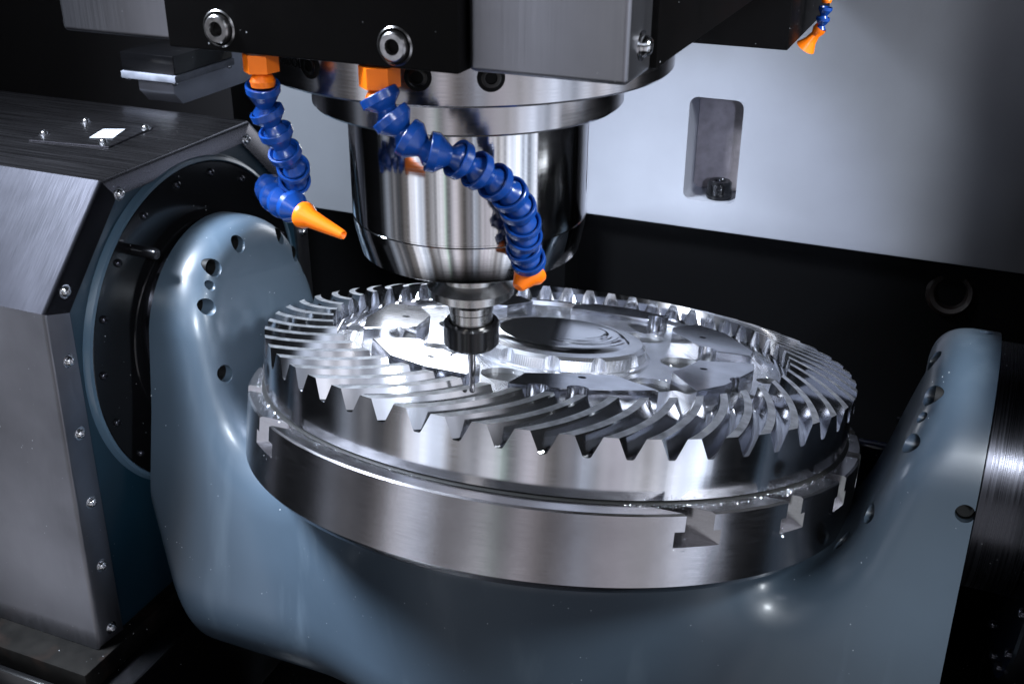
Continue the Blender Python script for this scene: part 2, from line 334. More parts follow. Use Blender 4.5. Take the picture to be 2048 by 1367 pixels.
rc = box('blue_lit_block', 0.20, 0.345, 0.44, 0.455, -0.60, -0.266, mat('blue_lit_sheet', (0.012, 0.022, 0.075), 0.0, 0.3, coat=0.3, noise=50, noise_amt=0.6, bump=0.3, bump_scale=300, specks=0.5), None, 0.006, 3); tag(rc, 'blue-lit block glimpsed between the table and the right arm', 'blue_block')  # blue light on the floor there is put into this block's colour
sd = box('side_wall', -1.25, -1.15, -0.5, 0.9, -0.6, 0.9, M_BLACKM); tag(sd, 'dark left side wall of the machine chamber', 'wall')

# ================================================================== GEARBOX HOUSING (left)
gb = empty('gearbox_housing', (-0.60, 0.19, -0.405), label='octagonal stainless steel covered drive housing at the left of the cradle', cat='drive housing')
gb_off = Vector((-0.60, 0.19, -0.405))
def G(o):
    o.location = -gb_off; return o
prof = [(-0.032, -0.404), (-0.020, -0.040), (0.073, 0.054), (0.304, 0.054), (0.400, -0.042), (0.405, -0.404)]
inner = [(0.003, -0.404), (0.009, -0.050), (0.0895, 0.034), (0.287, 0.034), (0.374, -0.052), (0.379, -0.404)]
# sheet panels of the cover, each one folded at the front by a flat lip
names = ['front_panel', 'lower_chamfer_panel', 'top_panel', 'rear_chamfer_panel', 'rear_panel']
M_BRUSH_DIM = mat('brushed_sheet_dimmed', (0.009, 0.009, 0.0108), 1.0, 0.48, streak=(1300, 40, 40), streak_bump=0.03, streak_rough=0.06, noise=9, noise_amt=0.45)  # same sheet, colour darkened against the lamp's glare on this face
mats_ = [M_BRUSH_V, M_BRUSH_DIM, M_BRUSH_TOP, M_BRUSH_TOP, M_BRUSH_V]
bend = 0.004
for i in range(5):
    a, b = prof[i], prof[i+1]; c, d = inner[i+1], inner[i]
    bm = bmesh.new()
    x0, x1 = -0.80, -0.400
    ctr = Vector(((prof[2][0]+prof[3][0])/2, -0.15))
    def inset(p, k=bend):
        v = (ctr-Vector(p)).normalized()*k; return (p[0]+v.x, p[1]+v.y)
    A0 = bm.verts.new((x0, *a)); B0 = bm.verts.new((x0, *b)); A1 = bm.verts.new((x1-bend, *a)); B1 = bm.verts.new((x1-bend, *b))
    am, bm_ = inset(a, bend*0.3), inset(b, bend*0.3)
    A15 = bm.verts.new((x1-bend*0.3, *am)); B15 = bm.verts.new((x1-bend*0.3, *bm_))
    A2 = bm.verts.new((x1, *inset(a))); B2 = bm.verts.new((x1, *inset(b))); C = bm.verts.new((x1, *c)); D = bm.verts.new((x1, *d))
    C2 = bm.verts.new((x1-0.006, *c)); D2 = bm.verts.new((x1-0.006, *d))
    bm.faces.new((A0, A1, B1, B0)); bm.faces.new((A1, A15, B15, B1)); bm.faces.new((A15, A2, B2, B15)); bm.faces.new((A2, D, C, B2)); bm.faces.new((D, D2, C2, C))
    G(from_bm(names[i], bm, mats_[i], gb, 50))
core = [(0.0, -0.404), (0.002, -0.045), (0.083, 0.040), (0.294, 0.040), (0.385, -0.048), (0.39, -0.404)]
G(prism('face_plate', core, -0.55, -0.4032, 'x', M_TEAL, gb))
Md = axis_matrix((0, 0.190, -0.133), (1, 0, 0)); 
def XR(x): return Matrix.Translation((x, 0.190, -0.133)) @ Matrix.Rotation(R(90), 4, 'Y')
G(lathe('rim_ring', [(0.1685, -0.4032), (0.1685, -0.3975), (0.1695, -0.3965), (0.1725, -0.3975), (0.1745, -0.4010), (0.1755, -0.4032)], mat('rim_blue_paint', (0.06, 0.10, 0.14), 0, 0.3, coat=0.5, bump=0.1, bump_scale=120), gb, 160, 40,
        XR(0), cap=False))
G(lathe('bearing_disc', [(0.1683, -0.406), (0.1683, -0.3990), (0.1670, -0.3980), (0.112, -0.3980), (0.111, -0.3970), (0.109, -0.3965), (0.05, -0.3965)], M_BLACKG, gb, 160, 30, XR(0)))
for i in range(18):
    a = R(17+20*i); yy, zz = 0.190+0.1565*math.cos(a), -0.133+0.1565*math.sin(a)
    G(button_screw(gb, (-0.3979, yy, zz), (1, 0, 0), 0.0040, False, 'disc_bolt', mat('blackened_bolt', (0.05, 0.05, 0.06), 0.9, 0.2)))
for (yy, zz) in ((0.089, 0.036), (0.2905, 0.036), (0.0045, -0.029), (-0.006, -0.093), (-0.009, -0.167), (-0.011, -0.242), (-0.013, -0.315), (-0.016, -0.390), (0.384, -0.100), (0.388, -0.2)):
    G(button_screw(gb, (-0.3998, yy+0.004, zz), (1, 0, 0), 0.0048, True, 'screw'))
G(lathe('stop_pin', [(0.0055, -0.01), (0.0055, 0.024), (0.005, 0.026), (0, 0.026)], M_BLACK, gb, 28, 35, axis_matrix((-0.398, 0.100, -0.022), (1, 0, 0)), cap=False))
# hatch plate with label on top
G(prism('hatch_plate', [(-0.556, 0.148), (-0.466, 0.160), (-0.474, 0.238), (-0.562, 0.227)], 0.0545, 0.0558, 'z', M_BRUSH_TOP, gb))
for (xx, yy) in ((-0.560, 0.170), (-0.555, 0.225), (-0.480, 0.229), (-0.484, 0.170)):
    G(button_screw(gb, (xx+0.003, yy, 0.0562), (0, 0, 1), 0.0042, True, 'hatch_screw'))
lb = G(prism('maker_label', [(-0.504, 0.176), (-0.481, 0.184), (-0.493, 0.217), (-0.514, 0.208)], 0.0562, 0.0566, 'z', M_WHITEP, gb))
tag(lb, 'white sticker with faint grey printed lines')
for k in range(4):
    t = 0.2+0.18*k
    p0 = Vector((-0.504, 0.176)).lerp(Vector((-0.514, 0.208)), t+0.02); p1 = Vector((-0.481, 0.184)).lerp(Vector((-0.493, 0.217)), t+0.02)
    a = p0.lerp(p1, 0.12); b = p0.lerp(p1, 0.55+0.3*((k*37) % 10)/10)
    d = Vector((-0.0005, 0.0014))
    q = prism('print_line', [tuple(a), tuple(b), tuple(b+d), tuple(a+d)], 0.05661, 0.05668, 'z', M_INK); q.parent = lb
# small hinge bracket at the far left of the front panel
G(box('hinge_strap', -0.512, -0.506, -0.0345, -0.0325, -0.172, -0.085, M_BRUSH_V, gb))
G(button_screw(gb, (-0.509, -0.0300, -0.176), (0, -1, 0), 0.0045, True, 'screw'))
G(prism('oil_slot', rounded_rect(0.083, 0.140, -0.365, -0.235, 0.018), -0.404, -0.4026, 'x', M_BLACKM, gb))

bp = box('base_plate', -0.80, -0.3885, -0.066, 0.45, -0.430, -0.4045, M_RUST, None, 0.0015); tag(bp, 'dirty steel base plate with a rust spot under the drive housing', 'base plate')
bd = box('machine_bed', -0.85, -0.360, -0.072, 0.50, -0.600, -0.4305, M_BLACKG, None, 0.003); tag(bd, 'black machine bed block under the drive housing', 'machine bed')

# ================================================================== TRUNNION CRADLE (signed distance field -> surface nets)
def surface_nets(f, lo, hi, h):
    n = np.ceil((np.array(hi)-lo)/h).astype(int)+1
    xs = [lo[i]+h*np.arange(n[i]) for i in range(3)]
    X, Y, Z = np.meshgrid(*xs, indexing='ij'); D = f(X, Y, Z).astype(np.float32); S = D < 0
    c = np.zeros((n[0]-1, n[1]-1, n[2]-1), int)
    for a in (0, 1):
        for b in (0, 1):
            for d in (0, 1): c += S[a:n[0]-1+a, b:n[1]-1+b, d:n[2]-1+d]
    act = (c > 0) & (c < 8); idx = -np.ones(act.shape, int); ii = np.argwhere(act); idx[act] = np.arange(len(ii))
    P = np.array(lo)+h*(ii+0.5); acc = np.zeros((len(ii), 3)); cnt = np.zeros(len(ii))
    corners = [(a, b, d) for a in (0, 1) for b in (0, 1) for d in (0, 1)]
    for p in range(8):
        for q in range(p+1, 8):
            cp, cq = np.array(corners[p]), np.array(corners[q])
            if np.abs(cp-cq).sum() != 1: continue
            dp = D[tuple((ii+cp).T)]; dq = D[tuple((ii+cq).T)]; mm = (dp < 0) != (dq < 0)
            t = np.where(mm, dp/np.where(mm, dp-dq, 1), 0)
            pt = np.array(lo)+h*(ii+cp+t[:, None]*(cq-cp)); acc[mm] += pt[mm]; cnt[mm] += 1
    P = acc/np.maximum(cnt, 1)[:, None]
    e = h*0.25
    for _ in range(2):
        g = np.stack([(f(P[:, 0]+e*(k == 0), P[:, 1]+e*(k == 1), P[:, 2]+e*(k == 2))-f(P[:, 0]-e*(k == 0), P[:, 1]-e*(k == 1), P[:, 2]-e*(k == 2)))/(2*e) for k in range(3)], 1)
        d = f(P[:, 0], P[:, 1], P[:, 2]); P = P-(np.clip(d, -h, h)/np.maximum((g**2).sum(1), 0.05))[:, None]*g
    F = []
    for ax in range(3):
        sl0 = [slice(None)]*3; sl1 = [slice(None)]*3; sl0[ax] = slice(0, -1); sl1[ax] = slice(1, None)
        a, b = S[tuple(sl0)], S[tuple(sl1)]
        u, v = (ax+1) % 3, (ax+2) % 3
        E = np.argwhere(a != b)
        ok = (E[:, u] > 0) & (E[:, v] > 0) & (E[:, u] < n[u]-1) & (E[:, v] < n[v]-1); E = E[ok]
        du = np.eye(3, dtype=int)[u]; dv = np.eye(3, dtype=int)[v]
        q = np.stack([idx[tuple(E.T)], idx[tuple((E-du).T)], idx[tuple((E-du-dv).T)], idx[tuple((E-dv).T)]], 1)
        fl_ = a[tuple(E.T)]; q[~fl_] = q[~fl_][:, ::-1]; F.append(q[(q >= 0).all(1)])
    return P, np.concatenate(F)
def smin(a, b, k):
    hh = np.maximum(k-np.abs(a-b), 0)/k; return np.minimum(a, b)-hh*hh*k*0.25
def smax(a, b, k): return -smin(-a, -b, k)
def cradle_sdf(x, y, z):
    ax = np.abs(x)
    # arm outline in the (y,z) plane: round head running down into straight sides
    zz = np.minimum(z, 0)
    head = np.sqrt(y**2+np.maximum(z, 0)**2)-0.108
    prof = np.maximum(np.where(z > 0, head, np.abs(y)-(0.108-0.005*np.clip(-z/0.08, 0, 1))), -z-0.40)
    inner = 0.326-ax                                                      # inner face of the arm
    u = smin(inner-np.clip(0.055-z, 0, 0.20)*0.27, z+0.138+0*x, 0.10)      # U-shaped section between the arms
    d = smax(u, prof, 0.034)
    # round housing that carries the table
    r = np.sqrt(x**2+(y-0.017)**2)
    house = smax(r-(0.200+np.clip((z+0.20), -0.2, 0.2)*0.30), z+0.088, 0.03)
    d = smin(d, house, 0.08)
    d = smax(d, -z-0.345, 0.09)
    lim = ax-(0.390-np.maximum(-z-0.150, 0)*0.34)
    return smax(d, lim, 0.012)
h = 0.0042
P, F = surface_nets(cradle_sdf, [-0.395, -0.30, -0.375], [0.395, 0.30, 0.125], h)
me = bpy.data.meshes.new('casting'); me.from_pydata(P.tolist(), [], F.tolist()); me.update()
bm = bmesh.new(); bm.from_mesh(me)
for sx in (-1, 1):
    r_ = bmesh.ops.bisect_plane(bm, geom=list(bm.verts)+list(bm.edges)+list(bm.faces), plane_co=(sx*0.3768, 0, 0), plane_no=(sx, 0, 0), clear_outer=True)
    ed = [e for e in r_['geom_cut'] if isinstance(e, bmesh.types.BMEdge)]
    bmesh.ops.holes_fill(bm, edges=ed, sides=0)
cr_root = empty('trunnion_cradle', AX, TILT, label='blue grey cast trunnion cradle with two rounded arms carrying the round table', cat='cradle')
casting = from_bm('casting', bm, M_PAINT, cr_root, 50)
cr_root.rotation_euler = TILT
# counterbored holes
cuts = []; bolts = []
rotT = Euler(TILT).to_matrix(); inv = rotT.transposed()
def local_yz(y, z):
    v = inv @ Vector((0, y-AX[1], z-AX[2])); return v.y, v.z
HW = [(0.181, -0.035, 0.0085), (0.141, -0.046, 0.0085), (0.129, -0.0595, 0.0048), (0.1155, -0.076, 0.0080), (0.105, -0.139, 0.0085), (0.122, -0.181, 0.0085), (0.255, -0.052, 0.0085), (0.280, -0.081, 0.0085), (0.290, -0.104, 0.0055), (0.277, -0.150, 0.0085)]
for sx in (-1, 1):
    for yy, zz, rr in HW:
        ly, lz = local_yz(yy, zz)
        Mx = Matrix.Translation((sx*0.300, ly, lz)) @ Matrix.Rotation(R(90)*sx, 4, 'Y')
        cuts.append((*cyl_data(rr, -0.03, 0.063 if rr > 0.006 else 0.046, 32), Mx))
        if rr > 0.006: bolts.append((sx, ly, lz, rr))
ly, lz = local_yz(0.08, -0.109)
cuts.append((*cyl_data(0.0072, -0.02, 0.03, 32), Matrix.Translation((0.361-XC, -0.103, lz)) @ Matrix.Rotation(R(-90), 4, 'X')))
cuts.append((*cyl_data(0.006, -0.02, 0.03, 32), Matrix.Translation((0.366, 0.0, 0.108)) @ Matrix.Rotation(R(180), 4, 'X')))
ct = cutter(cuts); ct.parent = cr_root
boolean(casting, [ct], smooth=38)
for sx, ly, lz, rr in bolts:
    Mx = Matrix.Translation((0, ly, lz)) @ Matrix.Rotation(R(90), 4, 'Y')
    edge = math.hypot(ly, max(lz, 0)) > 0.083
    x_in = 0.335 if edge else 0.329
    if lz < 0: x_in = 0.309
    lathe('bore_shade', [(rr-0.0003, sx*x_in), (rr-0.0003, sx*0.362), (rr-0.0008, sx*0.362), (rr-0.0008, sx*x_in), (rr-0.0003, sx*x_in)], M_MARK_SHADE, cr_root, 32, 40, Mx, cap=False)  # black liner painting the shade inside the bolt hole
    socket_bolt(cr_root, (sx*0.3560, ly, lz), (-sx, 0, 0), rr*0.93, 0.010, M_MARK_SHADE, 'mounting_bolt')
lathe('drill_hole_shade', [(0.0070, 0.0), (0.0070, 0.012), (0.0064, 0.012), (0.0064, 0.004), (0, 0.004)], M_MARK_SHADE, cr_root, 32, 40, Matrix.Translation((0.361-XC, -0.0995, local_yz(0.08, -0.109)[1])) @ Matrix.Rotation(R(-90), 4, 'X'), cap=False)  # black cup painting the shade inside the drilled hole
# trunnion collars (left and right), turned black steel
def collar(name, x0, x1, r0, material, parent): 
    return lathe(name, [(r0-0.002, x0), (r0, x0+0.001*(1 if x1 > x0 else -1)), (r0, x1), (r0-0.02, x1)], material, parent, 160, 30, Matrix.Rotation(R(90), 4, 'Y'))
collar('trunnion_collar', -0.3772, -0.3869, 0.1005, mat('dark_turned_steel', (0.16, 0.16, 0.19), 1.0, 0.16, streak=(900, 3, 3), streak_bump=0.1, streak_rough=0.05), cr_root)

# right bearing: collar and dark disc
rb = empty('bearing_housing', (0.42, 0.195, -0.125), label='dark steel bearing housing at the right edge behind the right arm', cat='bearing housing')
Mr = Matrix.Rotation(R(90), 4, 'Y')
lathe('steel_sleeve', [(0.100, -0.0520), (0.1015, -0.0512), (0.1015, -0.012), (0.08, -0.012)], mat('speckled_turned_steel', (0.07, 0.07, 0.082), 1.0, 0.28, streak=(900, 3, 3), streak_bump=0.2, streak_rough=0.07, specks=0.4), rb, 160, 30, Mr)
lathe('bearing_disc', [(0.10, -0.011), (0.166, -0.011), (0.168, -0.009), (0.168, 0.02), (0.10, 0.02)], M_BLACKG, rb, 160, 30, Mr)
for i in range(18):
    a = R(10+20*i); button_screw(rb, (-0.011, 0.157*math.cos(a), 0.157*math.sin(a)), (-1, 0, 0), 0.0042, False, 'disc_bolt', MATS['blackened_bolt'])
box('housing_block', 0.015, 0.30, -0.23, 0.24, -0.33, 0.17, M_BLACKG, rb, 0.004)
for k, (yy, zz) in enumerate(((-0.215, -0.10), (-0.215, -0.18), (-0.215, -0.26))):
    button_screw(rb, (0.03, -0.2305, zz), (0, -1, 0), 0.0045, True, 'screw', MATS['blackened_bolt'])

# ================================================================== ROTARY TABLE
CEN = (-0.00941, 0.20722, -0.15018)
tb = empty('rotary_table', CEN, TILT, label='round steel rotary table with T slots, tilted backwards under the gear', cat='rotary table')
RT = 0.2863; TH = 0.0575
plat = lathe('platter', [(0.255, -TH-0.0075), (0.2785, -TH-0.0075), (RT-0.0008, -TH-0.0006), (RT, -TH+0.0004), (RT, -0.0014), (RT-0.0018, 0.0), (0.02, 0.0)], M_TABLE, tb, 288, 25)
cl = []
for k in range(-3, 5):
    y0 = -0.0089+0.0707*k                # slot centre line
    prof_ = [(-0.0062, 0.01), (-0.0062, -0.0138), (-0.0110, -0.0138), (-0.0110, -0.0260), (0.0140, -0.0260), (0.0140, -0.0138), (0.0093, -0.0138), (0.0093, 0.01)]
    vs = [(x, y0+a, b) for x in (-0.4, 0.4) for a, b in prof_]; n = 8
    fs = [tuple(range(8))[::-1], tuple(range(8, 16))]+[(i, (i+1) % 8, 8+(i+1) % 8, 8+i) for i in range(8)]
    cl.append((vs, fs, Matrix.Rotation(R(2.3), 4, 'Z')))
ct = cutter(cl); ct.parent = tb
boolean(plat, [ct], smooth=12)
lathe('spindle_neck', [(0.21, -0.088), (0.21, -TH-0.0077), (0.10, -TH-0.0077)], M_BLACK, tb, 128, 30)

# ================================================================== GEAR
GC = (-0.01216, 0.21592, -0.15216)
gr = empty('ring_gear', GC, TILT, label='large shiny aluminium ring gear with spiral teeth on the round table', cat='gear')
NT = 54; RI, RO = 0.2154, 0.2764; NR = 20
def tooth_shift(r):
    t = (r-RI)/(RO-RI); return -R(16.3*(0.78*t+0.22*t*t))
phase = R(-45.1)                                     # right corner of a land at the toe
pitch_a = 2*math.pi/NT
rings = []
verts = []; faces = []
for i in range(NR+1):
    t = i/NR; r = RI+(RO-RI)*t
    zl = 0.0635+(0.0509-0.0635)*t; zr = 0.0480+(0.0345-0.0480)*t
    land = R(2.05+0.30*t); rootw = R(1.25)
    gap = pitch_a-land
    sh = phase+tooth_shift(r); fillet = (gap-rootw)*0.10
    prof_ = [(-land, zl), (-land*0.5, zl+0.0000), (0, zl)]
    # concave side then root then the other flank
    f = (gap-rootw)/2
    prof_ += [(f*0.52, zr+(zl-zr)*0.50), (f*0.97, zr+(zl-zr)*0.06), (f*1.12, zr), (gap-f*1.12, zr), (gap-f*0.97, zr+(zl-zr)*0.06), (gap-f*0.50, zr+(zl-zr)*0.50)]
    rings.append(prof_)
    for k in range(NT):
        for a, z in prof_:
            th = sh+k*pitch_a+a; verts.append((r*math.cos(th), r*math.sin(th), z))
K = len(rings[0]); M_ = NT*K
for i in range(NR):
    for j in range(M_):
        j2 = (j+1) % M_; faces.append((i*M_+j, (i+1)*M_+j, (i+1)*M_+j2, i*M_+j2))
def add_ring(src_i, rfun, zfun):
    base = len(verts)
    for j in range(M_):
        x, y, z = verts[src_i*M_+j]; r0 = math.hypot(x, y); r1 = rfun(z); verts.append((x/r0*r1, y/r0*r1, zfun(z)))
    return base
def strip(b0, b1):
    for j in range(M_):
        j2 = (j+1) % M_; faces.append((b0+j, b1+j, b1+j2, b0+j2))
o1 = add_ring(NR, lambda z: 0.2764, lambda z: 0.0335); strip(NR*M_, o1)
o2 = add_ring(NR, lambda z: 0.2757, lambda z: 0.020); strip(o1, o2)
o3 = add_ring(NR, lambda z: 0.2746, lambda z: 0.0026); strip(o2, o3)
o4 = add_ring(NR, lambda z: 0.2722, lambda z: 0.0023); strip(o3, o4)
i1 = add_ring(0, lambda z: 0.2138, lambda z: 0.0478); strip(i1, 0)
i2 = add_ring(0, lambda z: 0.2095, lambda z: 0.0470); strip(i2, i1)
i3 = add_ring(0, lambda z: 0.2080, lambda z: 0.0415); strip(i3, i2)
teeth = link_mesh('tooth_ring', verts, faces, M_ALU, gr, 14)
teeth.data.materials.append(M_LAND); teeth.data.materials.append(M_SIDE)
for pi in range(NR*M_, NR*M_+4*M_): teeth.data.polygons[pi].material_index = 2
for pi in range(NR*M_):
    if (pi % M_) % K in (0, 1): teeth.data.polygons[pi].material_index = 1
# web plate with through holes
lathe('grime_seam', [(0.2705, 0.0002), (0.2772, 0.0002), (0.2758, 0.0008), (0.2728, 0.0022), (0.2705, 0.0022)], M_MARK_SHADE, gr, 216, 30)
web = lathe('web_plate', [(0.2700, 0.0012), (0.2715, 0.0028), (0.2078, 0.0027), (0.2081, 0.0414), (0.2055, 0.0430), (0.198, 0.0432), (0.195, 0.0425), (0.02, 0.0425)], M_ALU_PLATE, gr, 216, 25)
BH = [(-0.0098, -0.1118, 0.0215), (0.1064, -0.0572, 0.0215), (0.1125, 0.0400, 0.0215), (0.0535, 0.117, 0.0215), (-0.1905, -0.0560, 0.012), (-0.199, 0.0265, 0.009), (-0.135, 0.155, 0.010), (-0.055, 0.112, 0.0215), (-0.118, 0.030, 0.0215), (-0.095, -0.075, 0.0215),
      (0.045, -0.180, 0.009), (0.0735, -0.1640, 0.009), (0.12, 0.155, 0.008), (0.196, 0.03, 0.011), (0.190, -0.035, 0.008)]
ct = cutter([(*cyl_data(r, 0.012, 0.07, 48), Matrix.Translation((x, y, 0))) for x, y, r in BH]); ct.parent = gr
boolean(web, [ct], smooth=12)
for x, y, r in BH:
    lathe('hole_shade', [(r-0.0004, 0.030), (r-0.0004, 0.0375), (0, 0.0375)], M_MARK_SHADE, gr, 40, 30, Matrix.Translation((x, y, 0)), cap=False)  # black disc painting the dark depth of the through hole
# raised pads
pads = [[(0.0212, -0.1851), (0.0213, -0.148), (0.0853, -0.1041), (0.1304, -0.1245), (0.0985, -0.1503), (0.0617, -0.1732)],
        [(-0.0327, 0.127), (-0.0353, 0.1445), (-0.0196, 0.1704), (0.022, 0.1777), (0.0647, 0.1672), (0.05, 0.1375)],
        [(0.0815, 0.1197), (0.0986, 0.1533), (0.133, 0.1333), (0.1729, 0.0729), (0.1741, 0.0525), (0.1407, 0.047), (0.1232, 0.0559), (0.0841, 0.105)],
        [(0.1246, -0.0593), (0.1359, -0.001), (0.1818, 0.025), (0.1861, 0.0006), (0.1741, -0.0689), (0.1575, -0.1044)],
        [(-0.1557, -0.1044), (-0.175, -0.0634), (-0.186, 0.0071), (-0.1561, 0.0146), (-0.1308, -0.0151), (-0.12, -0.0659)],
        [(-0.077, 0.129), (-0.098, 0.145), (-0.131, 0.131), (-0.150, 0.094), (-0.124, 0.072), (-0.090, 0.087)],
        [(-0.1308, -0.1333), (-0.0979, -0.1058), (-0.0167, -0.1526), (-0.015, -0.1850), (-0.0518, -0.1864), (-0.0911, -0.1737)]]
scal = {0: [(0.045, -0.180, 0.009), (0.0735, -0.1640, 0.009)], 1: [(0.056, 0.150, 0.010)], 2: [(0.129, 0.045, 0.013)], 3: [(0.186, -0.045, 0.013)], 4: [(-0.122, -0.088, 0.014)], 6: [(-0.075, -0.117, 0.012), (-0.045, -0.135, 0.008)]}
ph = [(0.0658, -0.1299), (-0.0027, 0.15), (0.1179, 0.095), (0.1463, -0.0288), (-0.1469, -0.0364), (-0.115, 0.108), (-0.062, -0.155)]
for k, pl in enumerate(pads):
    c = Vector((sum(p[0] for p in pl)/len(pl), sum(p[1] for p in pl)/len(pl)))
    o = prism('raised_pad', [tuple(p) for p in pl], 0.0420, 0.0582, 'z', M_PAD, gr, 0.0006)
    cc = [(*cyl_data(0.0036, 0.048, 0.07, 24), Matrix.Translation((*ph[k], 0)))]
    for x, y, r in scal.get(k, []): cc.append((*cyl_data(r, 0.0432, 0.07, 40), Matrix.Translation((x, y, 0))))
    ct = cutter(cc); ct.parent = gr; boolean(o, [ct], smooth=16)
# centre boss with scalloped side and dished cap
boss = lathe('centre_boss', [(0.088, 0.0420), (0.088, 0.0442), (0.0845, 0.0450), (0.0825, 0.0545), (0.079, 0.0575), (0.070, 0.0580), (0.02, 0.0580)], M_ALU_PLATE, gr, 180, 25)
cc = []
for k in range(12):
    a = R(15+30*k); cc.append((*cyl_data(0.0095, 0.0458, 0.075, 32), Matrix.Translation((0.0885*math.cos(a), 0.0885*math.sin(a), 0))))
ct = cutter(cc); ct.parent = gr; boolean(boss, [ct], smooth=13)
# cap: gently domed disc with two arc ridges
vs, fs = [], []; nr, na = 40, 144
for i in range(nr+1):
    r = 0.0665*i/nr
    for j in range(na):
        a = 2*math.pi*j/na; x, y = r*math.cos(a), r*math.sin(a)
        z = 0.0618+0.0014*math.cos(r/0.0665*math.pi/2) - 0.0038*max(0, (r-0.0585)/0.008)**1.5
        for (cx, cy, rr_, a0, a1) in ((0.004, 0.004, 0.038, -80, 40), (0.010, 0.006, 0.046, -95, 30), (0.012, 0.010, 0.030, -60, 60)):
            dx, dy = x-cx, y-cy; rr = math.hypot(dx, dy); ang = math.degrees(math.atan2(dy, dx))
            if a0 < ang < a1:
                fade = min(1, (ang-a0)/25, (a1-ang)/25); z += 0.0010*fade*math.exp(-((rr-rr_)/0.0013)**2)-0.0006*fade*math.exp(-((rr-rr_-0.003)/0.002)**2)
        vs.append((x, y, z))
for i in range(nr):
    for j in range(na):
        j2 = (j+1) % na; fs.append((i*na+j, (i+1)*na+j, (i+1)*na+j2, i*na+j2))
link_mesh('centre_cap', vs, fs, M_ALU_SMOOTH, gr, 60)

# ================================================================== METAL CHIPS
def chips(name, pts, smin_, smax_, label, parent_M):
    V, Fc = [], []
    for p in pts:
        s = random.uniform(smin_, smax_); q = Euler([random.uniform(0, 6.28) for _ in range(3)]).to_matrix()
        l = s*random.uniform(0.8, 2.2); base = len(V)
        for v in ((-l, -s*.5, 0), (l, -s*.4, s*.3), (l*.7, s*.6, 0), (-l*.6, s*.4, s*.5), (0, 0, -s*.3)):
            vv = parent_M @ (Vector(p)+q @ Vector(v)*0.5); V.append(tuple(vv))
        for f in ((0, 1, 2), (0, 2, 3), (0, 4, 1), (1, 4, 2), (2, 4, 3), (3, 4, 0)): Fc.append(tuple(base+i for i in f))
    o = link_mesh(name, V, Fc, M_CHIP); tag(o, label, 'chips', kind='stuff'); return o
MT = Matrix.Translation(CEN) @ Euler(TILT).to_matrix().to_4x4(); MG = Matrix.Translation(GC) @ Euler(TILT).to_matrix().to_4x4()
pts = []
for _ in range(1500):
    a = R(random.choice([random.uniform(-60, 40), random.gauss(-50, 5), random.gauss(-30, 4), random.gauss(-135, 12), random.uniform(-180, -90)])); r = 0.2745+abs(random.gauss(0, 0.0035))
    if r < 0.285:
        pts.append((r*math.cos(a)-0.002, r*math.sin(a)+0.006, 0.0004))
for _ in range(500):
    k = random.choice([-3, -2, -1]); y0 = -0.0089+0.0707*k; x = math.sqrt(max(0, 0.283**2-y0**2))-abs(random.gauss(0, 0.006)); 
    q = Matrix.Rotation(R(2.3), 3, 'Z') @ Vector((random.choice([x, x, x, -x]), y0+random.uniform(-0.016, 0.016), -0.0262)); pts.append(tuple(q))
chips('table_chips', pts, 0.0003, 0.0008, 'fine aluminium chips scattered along the ledge of the round table', MT)
pts = []
for _ in range(1500):
    a = random.uniform(0, 6.28); r = random.choice([random.uniform(0.19, 0.213), random.uniform(0.09, 0.2)]); pts.append((r*math.cos(a), r*math.sin(a), 0.0434+(0.004 if r > 0.209 else 0)))
chips('gear_chips', pts, 0.0003, 0.0009, 'tiny bright chips lying on the web of the gear', MG)

# ================================================================== SPINDLE
spn = empty('spindle', (0, 0, 0.0805), label='polished steel milling spindle nose with stepped flanges', cat='spindle')
def SP(prof): return [(r, z-0.0805) for r, z in prof]
lathe('flange', SP([(0.10, 0.2095), (0.1343, 0.2095), (0.1358, 0.2110), (0.1358, 0.2376), (0.10, 0.2376)]), M_RING, spn, 192, 30)
lathe('clamp_ring', SP([(0.08, 0.1846), (0.1028, 0.1846), (0.1040, 0.1860), (0.1040, 0.2068), (0.1000, 0.2074), (0.1000, 0.2096), (0.07, 0.2096)]), M_RING, spn, 192, 30)
lathe('nose', SP([(0.0315, 0.0790), (0.0740, 0.0790), (0.0771, 0.0806), (0.0812, 0.0990), (0.0818, 0.1058), (0.0812, 0.1064), (0.0812, 0.1076), (0.0818, 0.1080), (0.0818, 0.1850), (0.06, 0.1850)]), M_CHROME, spn, 192, 24)
mdark = mat('dark_recess_bolt', (0.008, 0.008, 0.008), 0.2, 0.25)
for a in (-77, -60, -107, -125):
    M = Matrix.Rotation(R(a), 4, 'Z') @ axis_matrix((0.1357, 0, 0.2265-0.0805), (1, 0, 0))
    fb = lathe('flange_bolt', [(0.0078, -0.002), (0.0078, 0.0004), (0.0074, 0.0006), (0, 0.0006)], M_MARK_SHADE, spn, 32, 30, M, cap=False)
    lathe('bolt_socket', [(0.0056, 0.0007), (0.0056, 0.0012), (0.0050, 0.0014), (0.0034, 0.0014), (0.0032, 0.0008)], mdark, fb, 32, 30, M, cap=False)
def text_on_flange(txt, ang, z, size):
    cu = bpy.data.curves.new('t', 'FONT'); cu.body = txt; cu.size = size; cu.extrude = 0.0001
    to = bpy.data.objects.new('t', cu); COL.objects.link(to); bpy.context.view_layer.update()
    me = bpy.data.meshes.new_from_object(to.evaluated_get(bpy.context.evaluated_depsgraph_get())); bpy.data.objects.remove(to, do_unlink=True)
    for v in me.vertices:
        a = R(ang)+v.co.x/0.1359; rr = 0.13598+v.co.z
        v.co = (rr*math.cos(a), rr*math.sin(a), z+v.co.y-0.0805)
    me.name = 'engraved_text'; finish('engraved_text', me, M_MARK_SHADE, spn)
text_on_flange('COOL', -119.0, 0.2235, 0.0075); text_on_flange('COOL', -137, 0.2235, 0.0075)

